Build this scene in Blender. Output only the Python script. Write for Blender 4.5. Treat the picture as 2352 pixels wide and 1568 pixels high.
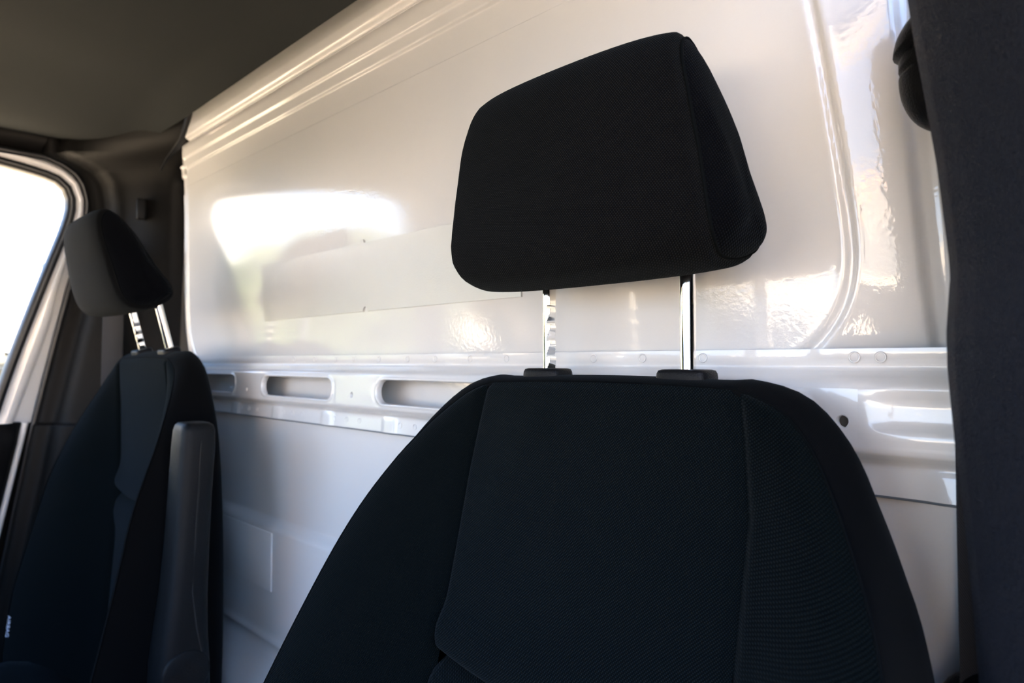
import bpy, bmesh, math, random
import numpy as np
from mathutils import Vector, Matrix

# ------------------------------------------------------------------ clear
for o in list(bpy.data.objects):
    bpy.data.objects.remove(o, do_unlink=True)
C = bpy.context.scene.collection
scene = bpy.context.scene

# ------------------------------------------------------------------ camera, world, sun, exposure
CZ = 1.17            # camera height above the cab floor
B = 0.5145           # bulkhead plane (metres behind the camera line)
cam_d = bpy.data.cameras.new('camera')
cam = bpy.data.objects.new('camera', cam_d); C.objects.link(cam)
cam.location = (0, 0, CZ)
cam.rotation_euler = (math.radians(90) + 46.0 / 1568, 0, math.radians(45))
cam_d.sensor_width = 36; cam_d.lens = 24
cam_d.clip_start = 0.02; cam_d.clip_end = 500
cam_d.dof.use_dof = True; cam_d.dof.focus_distance = 0.56; cam_d.dof.aperture_fstop = 7.0
scene.camera = cam

w = bpy.data.worlds.new('sky'); scene.world = w; w.use_nodes = True
nt = w.node_tree; nt.nodes.clear()
tc = nt.nodes.new('ShaderNodeTexCoord'); sx = nt.nodes.new('ShaderNodeSeparateXYZ')
rp = nt.nodes.new('ShaderNodeValToRGB'); bg = nt.nodes.new('ShaderNodeBackground'); ou = nt.nodes.new('ShaderNodeOutputWorld')
nt.links.new(tc.outputs['Generated'], sx.inputs[0]); nt.links.new(sx.outputs['Z'], rp.inputs[0])
nt.links.new(rp.outputs[0], bg.inputs[0]); nt.links.new(bg.outputs[0], ou.inputs[0])
rp.color_ramp.elements[0].position = 0.0; rp.color_ramp.elements[0].color = (0.72, 0.86, 1.06, 1)
rp.color_ramp.elements[1].position = 0.9; rp.color_ramp.elements[1].color = (0.16, 0.36, 0.95, 1)
e = rp.color_ramp.elements.new(0.35); e.color = (0.36, 0.60, 1.05, 1)
bg.inputs[1].default_value = 1.0

sun_d = bpy.data.lights.new('sun', 'SUN'); sun_d.energy = 14.0; sun_d.angle = math.radians(1.0); sun_d.color = (1.0, 0.82, 0.60)
sun = bpy.data.objects.new('sun', sun_d); C.objects.link(sun)
sun.rotation_euler = Vector((0.28, 0.45, 0.95)).to_track_quat('Z', 'Y').to_euler()

vs = scene.view_settings
vs.view_transform = 'Standard'; vs.look = 'None'; vs.gamma = 1; vs.use_curve_mapping = False
vs.exposure = 3.1

# ------------------------------------------------------------------ materials
MATS = {}
def pbr(name, col, rough=0.5, metal=0.0, spec=0.5, coat=0.0, coat_rough=0.03, sheen=0.0):
    m = bpy.data.materials.new(name); m.use_nodes = True
    b = m.node_tree.nodes['Principled BSDF']
    b.inputs['Base Color'].default_value = (*col, 1); b.inputs['Roughness'].default_value = rough
    b.inputs['Metallic'].default_value = metal; b.inputs['Specular IOR Level'].default_value = spec
    b.inputs['Coat Weight'].default_value = coat; b.inputs['Coat Roughness'].default_value = coat_rough
    b.inputs['Sheen Weight'].default_value = sheen
    MATS[name] = m
    return m, m.node_tree, b
def N(nt, t, **kw):
    n = nt.nodes.new(t)
    for k, v in kw.items():
        if k in n.inputs: n.inputs[k].default_value = v
        else: setattr(n, k, v)
    return n
def coords(nt, scale=(1, 1, 1), rot=(0, 0, 0)):
    t = N(nt, 'ShaderNodeTexCoord'); mp = N(nt, 'ShaderNodeMapping')
    mp.inputs['Scale'].default_value = scale; mp.inputs['Rotation'].default_value = rot
    nt.links.new(t.outputs['Object'], mp.inputs[0]); return mp.outputs[0]
def bump(nt, b, height, strength, dist, coat=False):
    bp = N(nt, 'ShaderNodeBump', Strength=strength, Distance=dist)
    nt.links.new(height, bp.inputs['Height']); nt.links.new(bp.outputs[0], b.inputs['Normal'])
    if coat: nt.links.new(bp.outputs[0], b.inputs['Coat Normal'])

# glossy white body paint with a fine orange-peel skin
m, nt, b = pbr('white_paint', (0.60, 0.60, 0.60), rough=0.4, coat=1.0, coat_rough=0.02); b.inputs['Coat IOR'].default_value = 1.5
n = N(nt, 'ShaderNodeTexNoise', Scale=260.0, Detail=2.0); nt.links.new(coords(nt), n.inputs['Vector'])
bump(nt, b, n.outputs[0], 0.16, 0.0006, coat=True)
pbr('door_paint', (0.74, 0.74, 0.75), rough=0.3, coat=1.0, coat_rough=0.04)
pbr('welt_paint', (0.70, 0.71, 0.73), rough=0.25, coat=1.0)

# woven seat cloth: rows of tiny staggered dots
def weave(name, col, dotcol, pitch, strength, sheen=0.15):
    m, nt, b = pbr(name, col, rough=0.95, spec=0.03, sheen=sheen)
    b.inputs['Sheen Roughness'].default_value = 0.5
    b.inputs['Sheen Tint'].default_value = (0.6, 0.75, 0.9, 1)
    c = coords(nt); s = N(nt, 'ShaderNodeSeparateXYZ'); nt.links.new(c, s.inputs[0])
    def mth(op, a, bb=None):
        q = N(nt, 'ShaderNodeMath', operation=op)
        for i, v in enumerate((a, bb)):
            if v is None: continue
            if isinstance(v, (int, float)): q.inputs[i].default_value = v
            else: nt.links.new(v, q.inputs[i])
        return q.outputs[0]
    k = 2 * math.pi / pitch
    u = mth('ADD', s.outputs['X'], mth('MULTIPLY', s.outputs['Y'], 0.8))
    a1 = mth('SINE', mth('MULTIPLY', mth('ADD', u, mth('MULTIPLY', s.outputs['Z'], 0.75)), k))
    a2 = mth('SINE', mth('MULTIPLY', mth('SUBTRACT', mth('MULTIPLY', u, 0.75), s.outputs['Z']), k))
    h = mth('MULTIPLY', mth('ADD', a1, 1.0), mth('ADD', a2, 1.0))
    h = mth('MULTIPLY', h, 0.25)
    mx = N(nt, 'ShaderNodeMix', data_type='RGBA')
    mx.inputs['A'].default_value = (*col, 1); mx.inputs['B'].default_value = (*dotcol, 1)
    nt.links.new(mth('POWER', h, 2.0), mx.inputs['Factor']); nt.links.new(mx.outputs['Result'], b.inputs['Base Color'])
    bump(nt, b, h, strength, 0.0006)
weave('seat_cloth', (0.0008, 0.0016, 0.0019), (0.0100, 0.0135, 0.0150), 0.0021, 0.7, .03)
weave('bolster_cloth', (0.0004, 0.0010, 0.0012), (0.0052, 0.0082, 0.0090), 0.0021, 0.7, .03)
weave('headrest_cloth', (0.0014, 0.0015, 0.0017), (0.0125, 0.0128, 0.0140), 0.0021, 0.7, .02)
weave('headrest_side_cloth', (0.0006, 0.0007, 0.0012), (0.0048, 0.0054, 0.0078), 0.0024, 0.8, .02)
weave('side_cloth', (0.0018, 0.0019, 0.0022), (0.003, 0.0032, 0.004), 0.0016, 0.3, sheen=0.02)
m, nt, b = pbr('vinyl', (0.010, 0.011, 0.013), rough=0.5)
pbr('thread', (0.0015, 0.002, 0.0025), rough=0.95, spec=0.05)

def grained(name, col, rough, scale, strength, dist=0.0008, spec=0.12):
    m, nt, b = pbr(name, col, rough=rough, spec=spec)
    v = N(nt, 'ShaderNodeTexVoronoi', Scale=scale); n = N(nt, 'ShaderNodeTexNoise', Scale=scale * 0.6, Detail=3.0)
    c = coords(nt); nt.links.new(c, v.inputs['Vector']); nt.links.new(c, n.inputs['Vector'])
    a = N(nt, 'ShaderNodeMath', operation='ADD'); nt.links.new(v.outputs['Distance'], a.inputs[0]); nt.links.new(n.outputs[0], a.inputs[1])
    bump(nt, b, a.outputs[0], strength, dist)
grained('black_plastic', (0.005, 0.0052, 0.006), 0.45, 900, 0.25)
grained('pillar_plastic', (0.0030, 0.0028, 0.0027), 0.5, 700, 0.35)
grained('armrest_plastic', (0.0030, 0.0036, 0.0046), 0.5, 900, 0.3)
grained('near_pillar_plastic', (0.007, 0.0095, 0.017), 0.6, 850, 0.8, 0.0016)
grained('headliner_cloth', (0.0225, 0.0245, 0.0245), 0.95, 1400, 0.5, 0.0006, spec=0.05)
grained('dash_plastic', (0.022, 0.022, 0.024), 0.6, 500, 0.4)
pbr('rubber', (0.008, 0.009, 0.011), rough=0.38)
pbr('gasket', (0.24, 0.25, 0.225), rough=0.6)
pbr('hole_black', (0.003, 0.003, 0.003), rough=0.9)
pbr('white_ink', (0.45, 0.47, 0.55), rough=0.7)
pbr('chrome', (0.86, 0.85, 0.82), rough=0.06, metal=1.0)
pbr('edge_shade_steel', (0.45, 0.45, 0.44), rough=0.3, metal=1.0)

# seat belt webbing
m, nt, b = pbr('webbing', (0.014, 0.014, 0.017), rough=0.7, spec=0.3)
wv = N(nt, 'ShaderNodeTexWave', Scale=330.0); wv.bands_direction = 'DIAGONAL'
nt.links.new(coords(nt), wv.inputs['Vector']); bump(nt, b, wv.outputs[0], 0.6, 0.0006)

# brushed silver strip
m, nt, b = pbr('strip_metal', (0.52, 0.52, 0.505), rough=0.36, metal=0.35, coat=0.15, coat_rough=0.15)
n = N(nt, 'ShaderNodeTexNoise', Scale=1.0, Detail=6.0, Roughness=0.7); nt.links.new(coords(nt, (330, 330, 26)), n.inputs['Vector'])
n2 = N(nt, 'ShaderNodeTexNoise', Scale=700.0, Detail=2.0); nt.links.new(coords(nt), n2.inputs['Vector'])
ad = N(nt, 'ShaderNodeMath', operation='MULTIPLY_ADD'); ad.inputs[1].default_value = 0.5
nt.links.new(n2.outputs[0], ad.inputs[0]); nt.links.new(n.outputs[0], ad.inputs[2])
bump(nt, b, ad.outputs[0], 0.45, 0.001, coat=True)

# window glass: thin, mostly clear with a mirror share by angle
def glass(name, tint):
    m = bpy.data.materials.new(name); m.use_nodes = True; nt = m.node_tree; nt.nodes.clear()
    o = N(nt, 'ShaderNodeOutputMaterial'); mx = N(nt, 'ShaderNodeMixShader'); t = N(nt, 'ShaderNodeBsdfTransparent'); g = N(nt, 'ShaderNodeBsdfGlossy')
    t.inputs[0].default_value = (*tint, 1); g.inputs['Roughness'].default_value = 0.02
    f = N(nt, 'ShaderNodeFresnel', IOR=1.35)
    nt.links.new(f.outputs[0], mx.inputs[0]); nt.links.new(t.outputs[0], mx.inputs[1]); nt.links.new(g.outputs[0], mx.inputs[2]); nt.links.new(mx.outputs[0], o.inputs[0])
    MATS[name] = m
glass('clear_glass', (0.90, 0.94, 0.93))

# outside
m, nt, b = pbr('pale_paving', (0.50, 0.45, 0.38), rough=0.9)
n = N(nt, 'ShaderNodeTexNoise', Scale=3.0, Detail=5.0); nt.links.new(coords(nt), n.inputs['Vector'])
r = N(nt, 'ShaderNodeValToRGB'); r.color_ramp.elements[0].color = (0.46, 0.39, 0.30, 1); r.color_ramp.elements[1].color = (0.64, 0.55, 0.43, 1)
nt.links.new(n.outputs[0], r.inputs[0]); nt.links.new(r.outputs[0], b.inputs['Base Color'])
pbr('grey_render', (0.30, 0.31, 0.34), rough=0.8)
pbr('white_render', (0.80, 0.80, 0.80), rough=0.8)
pbr('cream_render', (0.76, 0.72, 0.64), rough=0.8)
pbr('peach_band', (0.80, 0.52, 0.36), rough=0.7)
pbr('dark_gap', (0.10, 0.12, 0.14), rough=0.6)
m, nt, b = pbr('leaf', (0.10, 0.135, 0.06), rough=0.6)
pbr('hedge_leaf', (0.008, 0.009, 0.006), rough=0.7)
pbr('bark', (0.08, 0.06, 0.04), rough=0.9)
M = MATS

# ------------------------------------------------------------------ helpers
def W(p):                       # (X, Y, h above the camera) -> world
    return (p[0], p[1], p[2] + CZ)
def link(name, verts, faces, mat, parent=None, smooth=True, world=False):
    me = bpy.data.meshes.new(name); me.from_pydata([tuple(map(float, v)) for v in verts], [], faces)
    bm = bmesh.new(); bm.from_mesh(me)
    bmesh.ops.remove_doubles(bm, verts=bm.verts, dist=1e-6)
    bmesh.ops.recalc_face_normals(bm, faces=bm.faces)
    bm.to_mesh(me); bm.free()
    if smooth: me.polygons.foreach_set('use_smooth', [True] * len(me.polygons))
    me.materials.append(M[mat])
    o = bpy.data.objects.new(name, me); C.objects.link(o)
    if parent is not None:
        o.parent = parent
        if world: o.matrix_parent_inverse = Matrix.Translation(-Vector(parent.location))
    return o
class MB:
    def __init__(s): s.v = []; s.f = []
    def add(s, v, f):
        k = len(s.v); s.v += [tuple(map(float, q)) for q in v]; s.f += [tuple(i + k for i in q) for q in f]
    def grid(s, P, cu=False, cv=False):
        nu, nv = len(P), len(P[0]); v = [p for row in P for p in row]; f = []
        for i in range(nu if cu else nu - 1):
            for j in range(nv if cv else nv - 1):
                i2, j2 = (i + 1) % nu, (j + 1) % nv
                f.append((i * nv + j, i * nv + j2, i2 * nv + j2, i2 * nv + j))
        s.add(v, f)
    def ngon(s, pts): s.add(pts, [tuple(range(len(pts)))])
    def box(s, lo, hi):
        x0, y0, z0 = lo; x1, y1, z1 = hi
        s.add([(x0, y0, z0), (x1, y0, z0), (x1, y1, z0), (x0, y1, z0), (x0, y0, z1), (x1, y0, z1), (x1, y1, z1), (x0, y1, z1)],
              [(0, 3, 2, 1), (4, 5, 6, 7), (0, 1, 5, 4), (1, 2, 6, 5), (2, 3, 7, 6), (3, 0, 4, 7)])
    def build(s, name, mat, parent=None, smooth=True, world=False): return link(name, s.v, s.f, mat, parent, smooth, world)
def bevel(o, w, seg=3, ang=35):
    b = o.modifiers.new('bevel', 'BEVEL'); b.width = w; b.segments = seg; b.limit_method = 'ANGLE'; b.angle_limit = math.radians(ang); return o
def boxobj(name, lo, hi, mat, parent=None, bw=0.0, world=True):
    mb = MB(); mb.box(W(lo), W(hi)); o = mb.build(name, mat, parent, smooth=bw > 0, world=world)
    if bw: bevel(o, bw)
    return o
def empty(name, loc):
    o = bpy.data.objects.new(name, None); C.objects.link(o); o.location = loc; o.empty_display_size = 0.05; return o
def tag(o, label=None, cat=None, kind=None, group=None):
    if label: o['label'] = label
    if cat: o['category'] = cat
    if kind: o['kind'] = kind
    if group: o['group'] = group
    return o
def chaikin(pts, n=2, closed=False):
    pts = [np.array(p, float) for p in pts]
    for _ in range(n):
        q = [] if closed else [pts[0]]
        L = len(pts)
        for i in range(L if closed else L - 1):
            a, b2 = pts[i], pts[(i + 1) % L]
            q += [a * .75 + b2 * .25, a * .25 + b2 * .75]
        if not closed: q.append(pts[-1])
        pts = q
    return pts
def resample(pts, n, closed=False):
    P = np.array(pts + ([pts[0]] if closed else []))
    d = np.r_[0, np.cumsum(np.linalg.norm(np.diff(P, axis=0), axis=1))]
    t = np.linspace(0, d[-1], n + 1 if closed else n)
    R = np.stack([np.interp(t, d, P[:, k]) for k in range(P.shape[1])], 1)
    return [r for r in (R[:-1] if closed else R)]
def smooth01(t): t = min(1, max(0, t)); return t * t * (3 - 2 * t)
def tube(mb, pts, rad, n=10, cap=True):
    pts = [Vector(p) for p in pts]; rows = []
    for i, p in enumerate(pts):
        d = (pts[min(i + 1, len(pts) - 1)] - pts[max(i - 1, 0)]).normalized()
        a = d.cross(Vector((0, 0, 1)));
        if a.length < 1e-3: a = d.cross(Vector((1, 0, 0)))
        a.normalize(); bb = d.cross(a)
        r0 = rad[i] if isinstance(rad, (list, tuple)) else rad
        rows.append([tuple(p + (a * math.cos(t) + bb * math.sin(t)) * r0) for t in [2 * math.pi * k / n for k in range(n)]])
    mb.grid(rows, cv=True)
    if cap: mb.ngon(rows[0]); mb.ngon(rows[-1])

# ------------------------------------------------------------------ bulkhead (wall_back)
VC = -0.815                                              # van centre line
bead_pts = chaikin([(0.597, 0.50), (0.606, 0.42), (0.6135, 0.30), (0.620, 0.265), (0.633, 0.165), (0.6405, 0.101),
                    (0.6415, 0.068), (0.634, 0.038), (0.612, 0.0085), (0.57, -0.012)], 2)
BD = np.array(bead_pts)
def bead_dist(x, h):
    a = BD[:-1]; d = BD[1:] - a; p = np.array([x, h])
    t = np.clip(((p - a) * d).sum(1) / (d * d).sum(1), 0, 1)
    q = a + d * t[:, None]; dd = p - q; L = np.linalg.norm(dd, axis=1); i = L.argmin()
    side = d[i][0] * dd[i][1] - d[i][1] * dd[i][0]       # >0: outside (outboard)
    return L[i], side
def edge_x(h): return 0.6835 - 0.062 * max(h, 0) - 0.06 * max(h - 0.36, 0)
def upper_depth(X, h):
    x = abs(X - VC); d = 0.0
    L, side = bead_dist(x, h)
    d -= 0.0034 * math.exp(-(L / 0.0031) ** 2)
    d += 0.0004 * math.exp(-((L - 0.006) / 0.002) ** 2)
    d += .068 * (h - .17)
    if side > 0 and h > -0.02: d -= 0.36 * max(L - 0.004, 0)             # the flank falls away slightly
    ex = edge_x(h)
    d -= 0.006 * smooth01((x - ex) / 0.006)
    d += 0.012 * smooth01((x - ex - 0.012) / 0.02)
    # head rail
    if h > 0.352: d -= 0.0014
    d += 0.004 * smooth01((h - 0.3855) / 0.004) + 0.0035 * smooth01((h - 0.4035) / 0.004) - 0.006 * smooth01((h - 0.428) / 0.010)
    d -= 0.004 * math.exp(-((h - 0.441) / 0.003) ** 2)
    if h > 0.441: d += 0.0045 * smooth01((h - 0.441) / 0.006) - 0.16 * max(0, h - 0.460)
    return d
def dense(rng, base, spots):
    xs = set(np.round(np.arange(rng[0], rng[1] + 1e-9, base), 5))
    for a, b2, st in spots: xs |= set(np.round(np.arange(a, b2, st), 5))
    xs.add(rng[1]); return sorted(xs)
xs = dense((-1.60, -0.03), 0.02, [(VC - .72, VC - .555, .0022), (VC + .555, VC + .72, .0016)])
hs = dense((-0.012, 0.50), 0.012, [(-.012, .12, .004), (.349, .356, .0007), (.38, .416, .0011), (.43, .50, .0016)])
mb = MB(); mb.grid([[W((x, B - upper_depth(x, h), h)) for h in hs] for x in xs])
wall = mb.build('wall_back', 'white_paint')
tag(wall, 'glossy white sheet metal bulkhead behind the seats', 'wall', 'structure')

# cross beam with slots
def beam_depth(h):
    P = [(.0092, .0022), (.002, .0026), (-.0008, .0016), (-.0035, .0006), (-.006, .0016), (-.009, .0075), (-.012, .0145), (-.0150, .0182), (-.019, .0198),
         (-.030, .0205), (-.045, .0212), (-.058, .0214), (-.0615, .0205), (-.0650, .015), (-.0675, .0095), (-.0700, .0070), (-.073, .0066), (-.0905, .0086)]
    P = np.array(P)[::-1]
    return float(np.interp(h, P[:, 0], P[:, 1]))
_bh = np.linspace(-.0905, .0092, 800); _bd = np.array([beam_depth(h) for h in _bh])
_k = np.exp(-np.linspace(-2.2, 2.2, 31) ** 2); _k /= _k.sum()
_bd = np.convolve(np.pad(_bd, 15, mode='edge'), _k, 'valid')
def pads(X, h):                                          # joggled welding pads on the two flanges
    d = 0.0
    if h < -.069:
        u = ((X + 1.215) / .155) % 1.0
        d += .0020 * (smooth01((u - .02) / .07) - smooth01((u - .21) / .07)) * smooth01((-.069 - h) / .005)
    if h > -.001:
        t = math.exp(-((X + .192) / .006) ** 2); d += .002 * t * smooth01((h + .001) / .003)
        d += .0018 * smooth01((-.188 - X) / -.01) * smooth01((h + .001) / .003)
    return d
def emboss(X, h):                                        # pressed recess near the right end of the beam
    dx = max(abs(X + .10) - .045, 0); dy = max(abs(h + .0335) - .0075, 0)
    L = math.hypot(dx, dy)
    d = -.004 * smooth01(1 - L / .005) if L < .005 else 0
    d += .0012 * math.exp(-((L - .009) / .003) ** 2)
    return d
def beamY(X, h, slot=None):
    d = float(np.interp(h, _bh, _bd)) + pads(X, h)
    if X > -.17: d += emboss(X, h)
    if slot is not None:
        L = slot
        d += .0012 * math.exp(-((L - .0022) / .0016) ** 2) - .0006 * math.exp(-((L - .007) / .0025) ** 2) - (.003 * (1 - L / .0010) if L < .0010 else 0)
    return B - d
hrow = dense((-.0905, .0092), .0035, [(-.018, .0, .0012), (-.073, -.056, .0014), (-.0905, -.086, .0015)])
SL0, SL1 = -.0580, -.0186                                # slot cells use this height band
slots = [(-1.389, -1.167), (-1.063, -.8475), (-.737, -.5215), (-.411, -.1955)]
slot_h0, slot_h1 = -.0525, -.0238
hc = (slot_h0 + slot_h1) / 2; sr = (slot_h1 - slot_h0) / 2
holes = [(-1.118, -.0455, .0032), (-.7960, -.0449, .0038), (-.1725, -.0412, .0042)]
mb = MB()
def band(x0, x1, h0, h1, dx=.01):
    n = max(2, int((x1 - x0) / dx) + 1)
    X = list(np.linspace(x0, x1, n)); H = [h0] + [h for h in hrow if h0 + 1e-5 < h < h1 - 1e-5] + [h1]
    mb.grid([[W((x, beamY(x, h), h)) for h in H] for x in X])
def holecell(x0, x1, h0, h1, inner, dist):
    n = len(inner); c = np.mean(inner, 0); rows = []
    outer = []
    for p in inner:                                      # project each inner point onto the cell's edge
        q = np.array(p)
        if dist == 'stadium':
            cx = min(max(q[0], x0 + .02), x1 - .02)
            v = q - np.array([min(max(q[0], c[0] - (x1 - x0) / 2 + .012 + sr), c[0] + (x1 - x0) / 2 - .012 - sr), hc])
            o = np.array([min(max(q[0], c[0] - (x1 - x0) / 2 + .012 + sr), c[0] + (x1 - x0) / 2 - .012 - sr), hc])
        else:
            o = c; v = q - c
        ts = []
        if abs(v[0]) > 1e-9: ts.append(((x1 if v[0] > 0 else x0) - o[0]) / v[0])
        if abs(v[1]) > 1e-9: ts.append(((h1 if v[1] > 0 else h0) - o[1]) / v[1])
        outer.append(o + v * min(t for t in ts if t > 0))
    for t in (0, .06, .14, .24, .36, .5, .7, 1.0):
        row = []
        for a, b2 in zip(inner, outer):
            p = np.array(a) * (1 - t) + np.array(b2) * t
            L = np.linalg.norm(p - np.array(a))
            row.append(W((p[0], beamY(p[0], p[1], L if (t < 1 and dist == 'stadium') else None), p[1])))
        rows.append(row)
    mb.grid(rows, cv=True)
    # turned-in lip
    mb.grid([[W((p[0], beamY(p[0], p[1], 0 if dist == 'stadium' else None), p[1])) for p in inner],
             [W((p[0], beamY(p[0], p[1]) + .007, p[1])) for p in inner]], cv=True)
xL, xR = -1.60, -.03
def fill(x0, x1):                                        # full height band without openings
    if x1 - x0 > 1e-5:
        band(x0, x1, SL0, SL1)
cuts = []
for a, b2 in slots: cuts.append((a - .012, b2 + .012, 'slot', (a, b2)))
for x, h, r_ in holes: cuts.append((x - .010, x + .010, 'hole', (x, h, r_)))
cuts.sort(); cur = xL
for a, b2, kind, dat in cuts:
    fill(cur, a)
    if kind == 'slot':
        s0, s1 = dat; inner = []
        ca = math.atan2(SL1 - hc, b2 - (s1 - sr)); cb = math.atan2(SL0 - hc, b2 - (s1 - sr))
        ts = sorted([math.pi / 2 - math.pi * k / 16 for k in range(17)] + [ca, cb], reverse=True)
        for t in ts: inner.append((s1 - sr + sr * math.cos(t), hc + sr * math.sin(t)))
        for k in range(1, 14): inner.append((s1 - sr + (s0 - s1 + 2 * sr) * k / 14, hc - sr))
        for t in [-math.pi - q for q in ts][::-1]: inner.append((s0 + sr + sr * math.cos(t), hc + sr * math.sin(t)))
        for k in range(1, 14): inner.append((s0 + sr + (s1 - s0 - 2 * sr) * k / 14, hc + sr))
        # corner points so that the ring meets the cell's corners
        cx = (s0 + s1) / 2
        holecell(a, b2, SL0, SL1, inner, 'stadium')
    else:
        x, h, r_ = dat
        an = [2 * math.pi * k / 24 for k in range(24)] + [math.atan2(hh - h, xx - x) % (2 * math.pi) for xx in (a, b2) for hh in (SL0, SL1)]
        inner = [(x + r_ * math.cos(t), h + r_ * math.sin(t)) for t in sorted(an)]
        holecell(a, b2, SL0, SL1, inner, 'round')
    cur = b2
fill(cur, xR)
band(xL, xR, SL1, .0092, .004); band(xL, xR, -.0905, SL0, .004)
# folded lower and upper sheet edges
mb.grid([[W((x, beamY(x, -.0905), -.0905)), W((x, beamY(x, -.0905) + .0012, -.0907)), W((x, beamY(x, -.0905) + .0012, -.080))] for x in np.linspace(xL, xR, 390)])
mb.grid([[W((x, beamY(x, .0092), .0092)), W((x, B + .001, .0092))] for x in np.linspace(xL, xR, 390)])
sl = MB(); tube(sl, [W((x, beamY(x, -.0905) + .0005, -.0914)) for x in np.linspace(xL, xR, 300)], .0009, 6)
beam = mb.build('crossbeam', 'white_paint', wall)
sl.build('gap_shade_line', 'dark_gap', wall)  # dark tube drawn as the shadow line under the flange's lower edge
mb = MB(); mb.grid([[W((x, B + .022, h)) for h in (-.089, -.045, .007)] for x in np.linspace(-1.6, -.03, 9)])
mb.build('crossbeam_backing', 'white_paint', wall)
# lower panel
def lower_depth(h, X=0):
    d = .012 * smooth01((-.250 - h) / .018) + .004 * math.exp(-((h + .44) / .006) ** 2)
    d += .05 * smooth01((-.452 - h) / .06) - .0
    d += .03 * smooth01((-.60 - h) / .1)
    return d
hl = dense((-1.16, -.070), .02, [(-.28, -.24, .002), (-.53, -.42, .004)])
mb = MB(); mb.grid([[W((x, B - lower_depth(h), h)) for h in hl] for x in np.linspace(-1.62, -.0, 40)])
lower = mb.build('lower_panel', 'white_paint', wall)
# thin pad stuck on the lower panel
mb = MB(); mb.box(W((-1.36, B - .0138, -.364)), W((-1.040, B - .0118, -.272)))
bevel(mb.build('stiffener_pad', 'white_paint', wall), .0005, 2)
# plugs of dark holes low on the bulkhead
def disc(mb, c, r_, n=24):
    mb.ngon([W((c[0] + r_ * math.cos(2 * math.pi * k / n), c[1], c[2] + r_ * math.sin(2 * math.pi * k / n))) for k in range(n)])
mb = MB(); disc(mb, (-1.075, B - lower_depth(-.548) - .0004, -.548), .0115); mb.build('bolt_hole', 'hole_black', wall)
# spot welds: a shallow dimple ring
def ring(n=14, R=.0034, r_=.0007):
    rows = []
    for k in range(n):
        t = 2 * math.pi * k / n
        rows.append([((R + r_ * math.cos(a)) * math.cos(t), r_ * math.sin(a) * .6, (R + r_ * math.cos(a)) * math.sin(t)) for a in [2 * math.pi * q / 5 for q in range(5)]])
    mb = MB(); mb.grid(rows, cu=True, cv=True); return mb
weld0 = None
def pxX(x, Y=B): r_ = (x - 1176) / 1568; return Y * (r_ - 1) / (1 + r_)
wl = [(pxX(x), .0030) for x in (680, 727, 776, 817, 874, 940, 1003, 1083, 1167, 1367, 1479, 1618, 1967, 2027)]
wl += [(-1.215 + .155 * k + dx, -.0800) for k in range(8) for dx in (.045, .075, .107)]
for X, h in wl:
    if X > -.1 or X < -1.5: continue
    if weld0 is None: weld0 = ring().build('spot_weld', 'white_paint', wall); o = weld0
    else: o = weld0.copy(); C.objects.link(o)
    o.location = W((X, beamY(X, h) - .0002, h))

# silver strip on the bulkhead
x0, x1, h0, h1, xt = -1.1113, -.5055, .0690, .1620, -.8040
out = [(x0, h0), (xt - .007, h0)]
out += [(xt - .007 + .0, h0)] if False else []
for k in range(9):
    t = math.pi * (1 - k / 8); out.append((xt + .0055 * math.cos(t), h0 + .0065 * math.sin(t)))
out += [(xt + .010, h0), (x1, h0), (x1, h1), (xt + .007, h1)]
for k in range(9):
    t = math.pi * k / 8; out.append((xt + .0055 * math.cos(t), h1 + .0055 * math.sin(t)))
out += [(xt - .007, h1), (x0, h1)]
mb = MB(); n = len(out)
f_ = [W((x, B - .0024 - .068 * (h - .17), h)) for x, h in out]; b_ = [W((x, B - .0001 - .068 * (h - .17), h)) for x, h in out]
mb.ngon(f_); mb.ngon(b_); mb.grid([f_, b_], cv=True)
strip = mb.build('metal_strip', 'strip_metal', smooth=False)
strip.data.materials.append(M['edge_shade_steel'])
for p in strip.data.polygons:
    if abs(p.normal.y) < .7: p.material_index = 1  # side faces in darker metal, drawing the thin shadow around the strip
tag(strip, 'long brushed silver strip with a centre notch stuck on the white bulkhead', 'metal strip')

# ------------------------------------------------------------------ ceiling (headliner) and gasket
def side_x(h): return -1.722 + 0.105 * h                 # inner face of the left door line
CE = chaikin([(.458, .452), (.456, .458), (.446, .462), (.437, .467), (.429, .482), (.419, .492), (.36, .500), (.20, .512), (0, .52), (-.22, .51), (-.36, .48)], 2)
CE = resample(CE, 46)
def ceil_rows():
    rows = []
    X = dense((-1.60, -.03), .05, [(-1.60, -1.44, .012), (-.19, -.03, .012)])
    for x in X:
        u = abs(x - VC); row = []
        for (y, h) in CE:
            s = smooth01((u - .50) / .26)
            row.append(W((x, y, h * (1 - s) + (.452 + .012 * (1 - s)) * s if True else h)))
        rows.append(row)
    # down to the door header / pillar joint
    row = [W((-1.652, y - .0, .459)) for (y, h) in CE]; row2 = [W((.022, y, .459)) for (y, h) in CE]
    return [row] + rows + [row2]
mb = MB(); mb.grid(ceil_rows())
ceil = mb.build('ceiling', 'headliner_cloth'); tag(ceil, 'dark grey fabric headliner of the van cab', 'ceiling', 'structure')
mb = MB()
rows = []
for x in np.linspace(-1.40, -.20, 50):
    c = .0; wob = .0009 * math.sin(x * 37) + .0006 * math.sin(x * 83)
    s = smooth01((abs(x - VC) - .60) / .16)
    rows.append([W((x, y + wob, h - .045 * s * s)) for y, h in ((.5165, .4875), (.512, .4860), (.505, .4875), (.492, .4860), (.476, .4800), (.450, .474))])
mb.grid(rows); mb.build('edge_gasket', 'gasket', ceil)

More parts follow.
